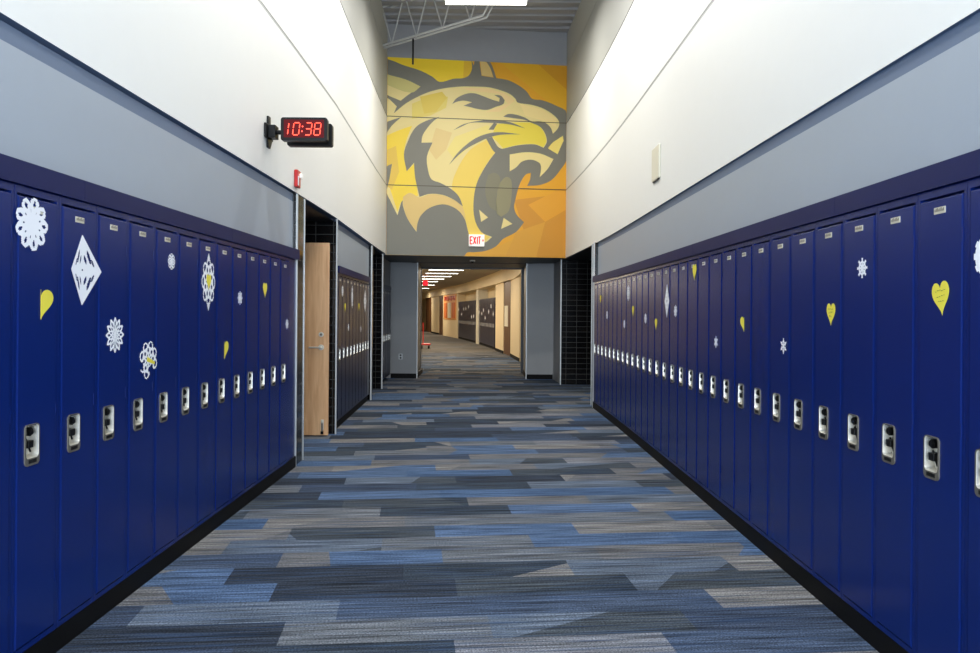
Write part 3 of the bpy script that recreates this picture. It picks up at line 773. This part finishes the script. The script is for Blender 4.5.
# diamond snowflake with slots
def diamond(hw, hh, cuts, mt=None, kl=1, kr=1):
    mt = mt or M_paper; m = MB(); N_ = 40
    for i in range(-N_, N_):
        for j in range(-N_, N_):
            x, z = (i+.5)/N_, (j+.5)/N_
            if abs(x)+abs(z) > 1.0: continue
            if any(c(abs(x), abs(z)) for c in cuts): continue
            hw_ = hw*(kl if x < 0 else kr)
            x0, x1, z0, z1 = i/N_*hw_, (i+1)/N_*hw_, j/N_*hh, (j+1)/N_*hh
            m.poly([(x0, -TH, z0), (x1, -TH, z0), (x1, -TH, z1), (x0, -TH, z1)], mt); m.poly([(x0, 0, z0), (x0, 0, z1), (x1, 0, z1), (x1, 0, z0)], mt)
    return m
el = lambda cx, cz, a, b, k=0: (lambda x, z: ((x-cx+k*(z-cz))/a)**2+((z-cz)/b)**2 < 1)
paper(SN, diamond(.118, .150, [el(.34, .38, .075, .20, .5), el(.15, .30, .06, .13, .4), el(.54, .22, .05, .11, .6), el(0, 0, .05, .035)], None, .70, 1.34), 'large white diamond paper snowflake with slotted cuts on a left locker', 'snowflake', 82, 270, -1, GS)
paper(SN, flake(.083, f_star(12, .74), 16, 120), 'white snowflake with twelve points low on the third left locker', 'snowflake', 115, 335, -1, GS)
o = paper(SN, flake(.098, f_ragged, 16, 96), 'ragged lacy white snowflake with yellow taped scraps, left row', 'snowflake', 148.5, 360, -1, GS, .3)
m = MB(); slab(m, [(-.02, -.012), (.07, -.006), (.07, .008), (-.02, .012)], M_ypaper, .001, -.0015); m.build('yellow_strip', o)
paper(SN, flake(.044, f_lace, 8, 48), 'tiny white snowflake near the top of the fifth left locker', 'snowflake', 171.5, 261.5, -1, GS)
o = paper(SN, flake(.150, f_lace, 16, 96, .72, 1), 'tall lacy white snowflake framing a yellow heart, left row', 'snowflake', 208.5, 282, -1, GS)
m = MB(); slab(m, heart(.10, 0, .36), M_ypaper, .001, -.002); m.build('yellow_centre', o)
m = MB()
for s in (-1, 1): slab(m, [(-.02, s*.145), (0, s*.178), (.02, s*.145), (0, s*.125)], M_paper)
m.build('paper_point', o)
paper(HE, heart_mb(.118, 1, False, .6), 'yellow paper heart just above the latch of a left locker', 'heart', 224.5, 350, -1, GH)
paper(SN, flake(.048, f_star(8), 8, 64), 'small snowflake between two yellow hearts in the left row', 'snowflake', 240, 298, -1, GS)
paper(HE, heart_mb(.115), 'yellow paper heart high in the left row, farthest of its hearts', 'heart', 265, 290, -1, GH)
paper(SN, flake(.045, f_star(8), 8, 64), 'small white snowflake nearest the tiled pillar, left row', 'snowflake', 287, 324, -1, GS)
# right row
def f_disc(r, t): return r < .9+.1*abs(math.cos(6*t)) and not hole(r, t, 8, .62, .05, .06)
paper(SN, flake(.085, f_disc, 12, 96), 'round white snowflake cut off by the right edge of the photo', 'snowflake', 991, 255, 1, GS)
paper(HE, heart_mb(.122, 0, True, .40), 'tilted yellow heart with handwriting, nearest on the right row', 'heart', 941, 298, 1, GH, -.15)
paper(SN, flake(.044, f_arms(8), 14, 96), 'white star snowflake high on the third right locker', 'snowflake', 862.3, 268, 1, GS)
paper(HE, heart_mb(.105, 0, True, .40), 'upright yellow heart with handwriting on the fourth right locker', 'heart', 831, 314, 1, GH)
paper(SN, flake(.044, f_arms(6), 10, 72), 'white six-armed snowflake at mid height, right row', 'snowflake', 783.5, 346, 1, GS)
paper(HE, heart_mb(.095, -1, False, .7), 'yellow heart folded partly open on a right row locker', 'heart', 744, 324, 1, GH)
paper(SN, flake(.043, f_arms(6), 10, 72), 'white snowflake just left of the folded heart, right row', 'snowflake', 716, 342, 1, GS)
paper(HE, heart_mb(.125, 0, False, .40), 'yellow heart highest on the right row', 'heart', 694.5, 272, 1, GH)
paper(SN, diamond(.085, .150, [el(0, 0, .16, .09), el(.5, .25, .10, .06), el(.25, .5, .08, .06)]), 'tall white diamond snowflake with a dark centre hole, right row', 'snowflake', 667, 301, 1, GS)
paper(SN, flake(.052, f_star(8), 8, 64), 'small white snowflake right of the tall diamond, right row', 'snowflake', 675.5, 311, 1, GS)
paper(HE, heart_mb(.11), 'yellow heart below left of the tall diamond snowflake, right row', 'heart', 656, 324, 1, GH)
paper(SN, flake(.052, f_star(8, .8), 8, 64), 'small white snowflake left of the lower yellow heart, right row', 'snowflake', 645.5, 318.5, 1, GS)
paper(HE, heart_mb(.12), 'yellow heart in the dark far half of the right row', 'heart', 633, 311, 1, GH)
paper(SN, flake(.085, f_lace, 10, 64), 'lacy white snowflake above the far yellow heart, right row', 'snowflake', 628.3, 293, 1, GS)
paper(SN, flake(.05, f_star(8, .8), 8, 64), 'small white snowflake lowest in the far right row', 'snowflake', 624.3, 324, 1, GS)
paper(SN, flake(.055, f_star(8, .8), 8, 64), 'small white snowflake farthest along the right row', 'snowflake', 607, 315, 1, GS)
paper(HE, heart_mb(.12), 'yellow heart farthest along the right row', 'heart', 600.5, 299, 1, GH)
# short row beyond the wood door
paper(SN, flake(.07, f_star(8, .8), 8, 64), 'narrow white snowflake nearest the wood door, short left row', 'snowflake', 341, 291, 2, GS)
paper(HE, heart_mb(.11), 'yellow heart nearest the wood door in the short left row', 'heart', 343.6, 307.5, 2, GH)
paper(SN, flake(.15, f_lace, 12, 64, .5, 1), 'tall lacy snowflake in the middle of the short left row', 'snowflake', 350.8, 297, 2, GS)
paper(HE, heart_mb(.11), 'yellow heart between two snowflakes in the short left row', 'heart', 357.6, 307, 2, GH)
paper(SN, diamond(.15, .17, [el(0, 0, .12, .1), el(.35, .35, .1, .1)]), 'broad white snowflake at the far end of the short left row', 'snowflake', 363.8, 301, 2, GS)
paper(SN, flake(.045, f_star(8, .8), 8, 48), 'small paper snowflake just above the latches, near side of short left row', 'snowflake', 347, 327.5, 2, GS)
paper(SN, flake(.045, f_star(8, .8), 8, 48), 'small paper snowflake just above the latches, far side of short left row', 'snowflake', 359.6, 329, 2, GS)

# ------------------------------------------------------------------ digital clock on its wall bracket
ck = empty('digital_clock', (XL_W-bendL(6), 6.02, 2.818))
tag(ck, 'black double faced digital clock reading 10:38 on the left white wall', 'clock')
m = MB(); m.box(0, .018, -.10, .10, -.055, .055, M_blackp)
pl = [(0, -.13), (.0, .13)]
m.poly([(0.019, -.075, -.055), (.019, .075, -.055), (.019, .02, -.125), (.019, -.02, -.125)], M_blackp)
m.box(0, .018, -.03, .03, -.125, .125, M_blackp); m.box(.018, .075, -.05, .05, -.05, .05, M_blackp); m.cyl((.06, 0, 0), (.16, 0, 0), .018, M_blackp, 12)
m.build('wall_bracket', ck, bevel=.004)
CW, CH = .360, .180; cx0 = .137
def case(y0, y1, nm):
    m = MB(); pts = rrect(CW, CH, .018, 4, cx0+CW/2, 0); n = len(pts)
    for i in range(n):
        j = (i+1) % n; m.poly([(pts[i][0], y0, pts[i][1]), (pts[j][0], y0, pts[j][1]), (pts[j][0], y1, pts[j][1]), (pts[i][0], y1, pts[i][1])][::-1], M_blackp)
    m.poly([(p[0], y0, p[1]) for p in pts[::-1]], M_blackp); m.poly([(p[0], y1, p[1]) for p in pts], M_blackp)
    return m.build(nm, ck)
case(-.12, -.06, 'clock_case'); case(.07, .13, 'clock_case')
MB().box(cx0+.05, cx0+.15, -.062, .072, -.03, .03, M_blackp).build('connecting_yoke', ck)
MB().box(cx0+.024, cx0+CW-.024, -.123, -.119, -CH/2+.024, CH/2-.018, M_ledbg).build('display_lens', ck)
SEG = {'0': 'abcdef', '1': 'bc', '3': 'abgcd', '8': 'abcdefg', ':': ''}
def digit(ch, ox, w_=.047, h=.094):
    sl = .12; m = MB()
    Pt = lambda x, z: (ox+x*w_+(z-.5)*h*sl, -.1245, (z-.5)*h)
    S_ = {'a': ((0, 1), (1, 1)), 'b': ((1, 1), (1, .5)), 'c': ((1, .5), (1, 0)), 'd': ((0, 0), (1, 0)), 'e': ((0, .5), (0, 0)), 'f': ((0, 1), (0, .5)), 'g': ((0, .5), (1, .5))}
    for s in SEG[ch]:
        a, b = S_[s]; a = Vector(Pt(*a)); b = Vector(Pt(*b)); d = (b-a).normalized()*.006
        m.cyl(a+d, b-d, .0038, M_led, 6)
    if ch == ':':
        for z in (.3, .7):
            p = Vector(Pt(0, z)); m.cyl(p+Vector((0, .002, 0)), p-Vector((0, .001, 0)), .006, M_led, 8)
    m.build('colon' if ch == ':' else 'digit', ck)
for ch, ox in (('1', .012), ('0', .098), (':', .168), ('3', .192), ('8', .262)): digit(ch, cx0+.0+ox)

# fire alarm
fa = empty('fire_alarm', (XL_W-bendL(6.9), 6.88, 2.592)); tag(fa, 'red fire alarm strobe low on the left white wall', 'alarm')
MB().box(0, .032, -.06, .06, -.07, .085, M_red).build('alarm_housing', fa, bevel=.008)
MB().box(.032, .058, .0, .04, .02, .06, M_exitw).build('strobe_lens', fa, bevel=.006)
MB().box(.032, .035, -.045, -.015, -.055, .03, M_paper).build('fire_lettering', fa)
# right wall speaker panel
sp = empty('wall_speaker', (XR_W, 7.56, 2.90)); tag(sp, 'cream square speaker panel high on the right white wall', 'speaker')
MB().box(-.02, 0, -.16, .16, -.165, .165, M_cream).build('speaker_grille', sp, bevel=.008)
MB().box(-.016, 0, -.12, .12, -.176, -.165, M_seamd).build('speaker_base_edge', sp)

# ------------------------------------------------------------------ pendant lamps
def pendant():
    r = empty('pendant_light')
    MB().box(-.61, .61, -.08, .08, .03, .11, M_truss).build('lamp_housing', r, bevel=.01)
    MB().box(-.60, .60, -.07, .07, 0, .03, M_lamp).build('lamp_diffuser', r, bevel=.006)
    m = MB()
    for x in (-.45, .45): m.cyl((x, 0, .10), (x, 0, ZC-6.0), .004, M_truss, 6)
    m.build('hanging_cable', r); return r
pp = pendant()
for i, d in enumerate(PENDS):
    r = pp if i == 0 else copy_tree(pp); r.location = (-.02, d, 6.0)
    tag(r, 'long white pendant light hanging crosswise before the mural' if i == 0 else 'white pendant light over the lockers, %s back from the mural' % ORD_W[i], 'light', 'pendant lights down the corridor')

# roof truss crossing the corridor at a slant
tr = empty('roof_truss', (-1.9, 13.5, 6.10)); tag(tr, 'pale grey steel roof truss slanting across above the mural', 'truss')
A = Vector((0, 0, 0)); B = Vector((1.86, -1.45, 0)); up = Vector((0, 0, .68))
def ch(m, a, b, r=.014): m.cyl(a, b, r, M_truss, 8)
m = MB(); off = Vector((.03, .04, 0))
for s in (-1, 1): ch(m, A+off*s, B+off*s, .019)
for s in (-1, 1): ch(m, B+off*s, B+off*s+Vector((.10, -.08, .16)), .013); ch(m, B+off*s+Vector((.10, -.08, .16)), B+off*s+Vector((.10, -.08, .82)), .013)
m.build('bottom_chord', tr)
m = MB()
for s in (-1, 1): ch(m, A+off*s+up, B*2.0+off*s+up, .019)
m.build('top_chord', tr)
for k in range(4):
    a = A+(B-A)*(k/4+.02); b = A+(B-A)*((k+.5)/4+.0); c_ = A+(B-A)*((k+1)/4-.02)
    m = MB(); ch(m, a+up, b, .011); m.build('web_bar', tr)
    m = MB(); ch(m, b, c_+up, .011); m.build('web_bar', tr)
m = MB(); ch(m, Vector((1.98, -1.54, .20)), Vector((3.6, -2.3, .70)), .010); m.build('brace_rod', tr)
hp = MB().cyl((0, 0, 0), (0, 0, -.44), .016, M_blackp, 8).build('hanging_pipe', None, (-1.27, 13.05, 6.10)); tag(hp, 'short dark pipe hanging from the truss over the mural top', 'pipe')

# ------------------------------------------------------------------ the hall beyond the doorway
ZH = 2.9
def H3(px, d, z=0): a, _ = px_ray(px, CY); return Vector((a*d, d, z))
pts = [(.98, 17.9), (1.02, 21.0), (.97, 23.5), (.70, 25.7), (.36, 28.8), (-.02, 31.8), (-.40, 34.8), (-.9, 38.2), (-1.52, 41.8), (-2.6, 47.0), (-3.5, 51.5), (-4.5, 57.0), (-6.2, 64)]
pts = [Vector(p) for p in pts]
def hall_off(i, s):
    a = pts[max(i-1, 0)]; b = pts[min(i+1, len(pts)-1)]; t = (b-a).normalized(); return pts[i]+Vector((t.y, -t.x))*s
m = MB()
for i in range(len(pts)-1):
    a, b = pts[i], pts[i+1]
    fa_, fb_ = hall_off(i, -.09), hall_off(i+1, -.09)
    m.poly([(fa_.x, fa_.y, Z0), (fb_.x, fb_.y, Z0), (fb_.x, fb_.y, ZH), (fa_.x, fa_.y, ZH)], M_beige)          # fascia
    a2, b2 = hall_off(i, .45), hall_off(i+1, .45)
    m.poly([(a2.x, a2.y, 0), (b2.x, b2.y, 0), (b2.x, b2.y, Z0), (a2.x, a2.y, Z0)], M_beige)
    m.poly([(fa_.x, fa_.y, Z0), (fb_.x, fb_.y, Z0), (b2.x, b2.y, Z0), (a2.x, a2.y, Z0)], M_beige)
struct(m.build('wall_hall_right'))
m = MB()
for i in range(len(pts)-1):
    a, b = hall_off(i, -4.0), hall_off(i+1, -4.0)
    m.poly([(a.x, a.y, 0), (b.x, b.y, 0), (b.x, b.y, ZH), (a.x, a.y, ZH)], M_beige)
m.poly([(-3.2, 17.85, 0), (XJL-.1, 17.85, 0), (XJL-.1, 17.85, ZH), (-3.2, 17.85, ZH)], M_beige)
m.poly([(XJR+.1, 17.85, 0), (1.6, 17.85, 0), (1.6, 17.85, ZH), (XJR+.1, 17.85, ZH)], M_beige)
m.poly([(-3.2, 17.85, Z0-.03), (1.6, 17.85, Z0-.03), (1.6, 17.85, ZH), (-3.2, 17.85, ZH)], M_beige)
struct(m.build('wall_hall_left'))
m = MB(); e0, e1 = hall_off(len(pts)-1, -4.2), hall_off(len(pts)-1, .6)
m.poly([(e0.x, e0.y, 0), (e1.x, e1.y, 0), (e1.x, e1.y, ZH), (e0.x, e0.y, ZH)], M_beige); struct(m.build('wall_hall_end'))
struct(MB().poly([(-12, 17.81, ZH), (3, 17.81, ZH), (3, 66, ZH), (-12, 66, ZH)], M_panelc).build('ceiling_hall'))

# where along the right wall the photo column x falls
def on_hall(px, s=0):
    a, _ = px_ray(px, CY)
    P_ = [hall_off(i, s) for i in range(len(pts))]
    for i in range(1, len(P_)-1):
        p, q = P_[i], P_[i+1]; dd = q-p
        den = a*dd.y-dd.x
        if abs(den) < 1e-9: continue
        t = (p.x-a*p.y)/den
        if -1e-3 <= t <= 1.001: return p+dd*t, math.atan2(dd.y, dd.x)
    return P_[1], PI/2
def hall_slab(name, pa, pb, th, z0, z1, mt, parent=None, front=0):
    a, _ = on_hall(pa, front); b, _ = on_hall(pb, front); dd = b-a; L_ = dd.length; ang = math.atan2(dd.y, dd.x)
    o = MB().box(0, L_, -th, 0, z0, z1, mt).build(name, parent, (a.x, a.y, 0), ang); return o, a, dd.normalized(), L_, ang
hn = [trim_n[0]]
def column(pa, pb, mt=M_beige, base=True, th=.44):
    o, a, dd, L_, ang = hall_slab('trim_%d' % hn[0], pa, pb, th, 0, Z0-.002, mt); hn[0] += 1; struct(o)
    if base:
        b = MB().box(-.004, L_+.004, -.012, 0.012, 0, .1, M_black); struct(b.build('baseboard_hall_%s' % ('near', 'middle', 'far', 'end')[min(3, base-1)], None, (a.x, a.y, 0), ang))
column(519.5, 510.5, base=1)
column(503.5, 495.5, base=2)
column(478, 476, M_cream, 0)
column(457.5, 443, base=0)
column(439, 431.5, base=3)
# brown doors
for n_, (pa, pb, lab) in enumerate([(510.3, 504.2, 'dark brown door with a pale notice, nearest in the far hall'), (442.8, 439.2, 'dark brown door beyond the orange display in the far hall'), (430.5, 426, 'dark brown door farthest along the hall')]):
    r = struct(empty('door_%d' % (3+n_)), lab)
    a, _ = on_hall(pa, .02); b, _ = on_hall(pb, .02); dd = b-a; ang = math.atan2(dd.y, dd.x); r.location = (a.x, a.y, 0); r.rotation_euler.z = ang; L_ = dd.length
    MB().box(0, L_, -.05, 0, 0, Z0-.01, M_brown).build('door_leaf', r)
    if n_ == 0: MB().box(L_*.35, L_*.9, .0, .012, .95, 1.65, M_cream).build('door_notice', r)
# far lockers, one object each
def far_locker(mt):
    m = MB(); w_ = .44
    m.box(.008, w_-.008, -.02, .0, .1, 1.98, mt); m.box(0, w_, -.2, -.02, .1, 2.0, mt); m.box(0, w_, -.19, -.01, 0, .1, M_black)
    m.box(.14, .27, -.002, .008, .84, .98, M_alu)
    return m
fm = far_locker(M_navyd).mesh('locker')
def far_bank(pa, pb, who):
    a, _ = on_hall(pa, .05); b, _ = on_hall(pb, .05); dd = b-a; n = max(2, round(dd.length/.45)); ang = math.atan2(dd.y, dd.x)
    for i in range(n):
        o = bpy.data.objects.new('locker', fm); C.objects.link(o); p = a+dd*(i/n); o.location = (p.x, p.y, 0); o.rotation_euler.z = ang; o.scale.x = dd.length/n/.44
        tag(o, 'dark locker %s, %s from its near end' % (who, ORD_W[i % 20]), 'locker', 'lockers '+who)
    return a, dd, ang, n
banks = []
for pa, pb, who in [(494.6, 478.4, 'in the nearer bank of the far hall'), (475.6, 458, 'in the farther bank of the far hall')]:
    banks.append(far_bank(pa, pb, who))
random.seed(9)
for k, (a, dd, ang, n) in enumerate(banks):
    for q in range(7):
        f = (q+.5)/7+random.uniform(-.04, .04); p = a+dd*f; z = random.uniform(1.15, 1.75)
        hw = .13; mm = MB(); nrm = Vector((-math.sin(ang), math.cos(ang), 0))
        slab(mm, [(-hw, 0), (0, -.11), (hw, 0), (0, .11)], M_paper)
        o = mm.build(SN); o.location = (p.x+nrm.x*.006, p.y+nrm.y*.006, z); o.rotation_euler.z = ang+PI
        tag(o, 'tiny white paper snowflake, %s from the near end of the %s hall bank' % (ORD_W[q], ('nearer', 'farther')[k]), 'snowflake', 'paper snowflakes on the %s hall bank' % ('nearer', 'farther')[k])
# orange display
a, _ = on_hall(456.3, -.01); b, _ = on_hall(444, -.01); dd = b-a; ang = math.atan2(dd.y, dd.x); L_ = dd.length
r = empty('display_board', (a.x, a.y, 1.0)); r.rotation_euler.z = ang; tag(r, 'orange display board with red heading on the far beige wall', 'display board')
MB().box(0, L_, -.02, .02, 0, 1.45, M_orange2).build('board_panel', r)
for k in range(3): MB().box(L_*(.06+.32*k), L_*(.29+.32*k), .02, .05, .10, .98, M_orange if k != 1 else M_cream).build('poster', r)
m = MB()
for k in range(7): m.box(L_*(.06+.13*k), L_*(.14+.13*k), .02, .04, 1.10+.04*(k % 2), 1.36, M_red)
m.build('heading', r)
# hall lights
def hlight():
    r = empty('ceiling_light'); MB().box(-.62, .62, -.06, .06, -.03, 0, M_truss).build('light_frame', r); MB().box(-.60, .60, -.045, .045, -.04, -.03, M_lamp).build('light_diffuser', r); return r
hl = hlight()
for i, (x, d) in enumerate([(-.75, 20.0), (-1.0, 23.2), (-1.35, 26.2), (-1.62, 28.4), (-1.98, 30.8), (-2.4, 33.2), (-2.85, 36.0), (-3.3, 40.5), (-4.0, 46), (-5.2, 53)]):
    r = hl if i == 0 else copy_tree(hl); r.location = (x, d, ZH)
    tag(r, 'white ceiling light strip in the far hall, %s past the doorway' % ORD_W[i], 'light', 'ceiling light strips in the far hall')
    area_light('hall_lamp', (x, d, ZH-.06), (0, 0, 0), 1.2, .15, P_HALL*(1 if i < 8 else 1.6), (1, .86, .66))
# far exit sign, hanging from the ceiling
r = empty('exit_sign', (-2.42, 30.6, 2.60)); tag(r, 'small glowing red exit sign hanging in the far hall', 'sign')
MB().box(-.09, .11, -.03, .03, -.11, .09, M_exitglow).build('sign_housing', r, bevel=.006)
MB().cyl((0, 0, .09), (0, 0, .30), .008, M_alu, 8).build('sign_stem', r)
# red cart
r = empty('hand_cart', (-2.42, 29.6, 0)); tag(r, 'small red wheeled cart with upright handle beside the doorway in the far hall', 'cart')
MB().box(-.10, .30, -.2, .2, .14, .19, M_red).build('cart_deck', r, bevel=.01)
for x in (-.04, .24):
    for y in (-.15, .15): MB().cyl((x-.02, y, .06), (x+.02, y, .06), .06, M_black, 14).build('wheel', r)
m = MB(); m.cyl((.02, .15, .19), (.02, .15, 1.0), .009, M_red, 10); m.cyl((.02, -.15, .19), (.02, -.15, 1.0), .009, M_red, 10); m.cyl((.02, -.15, 1.0), (.02, .15, 1.0), .009, M_red, 10)
m.build('cart_handle', r)
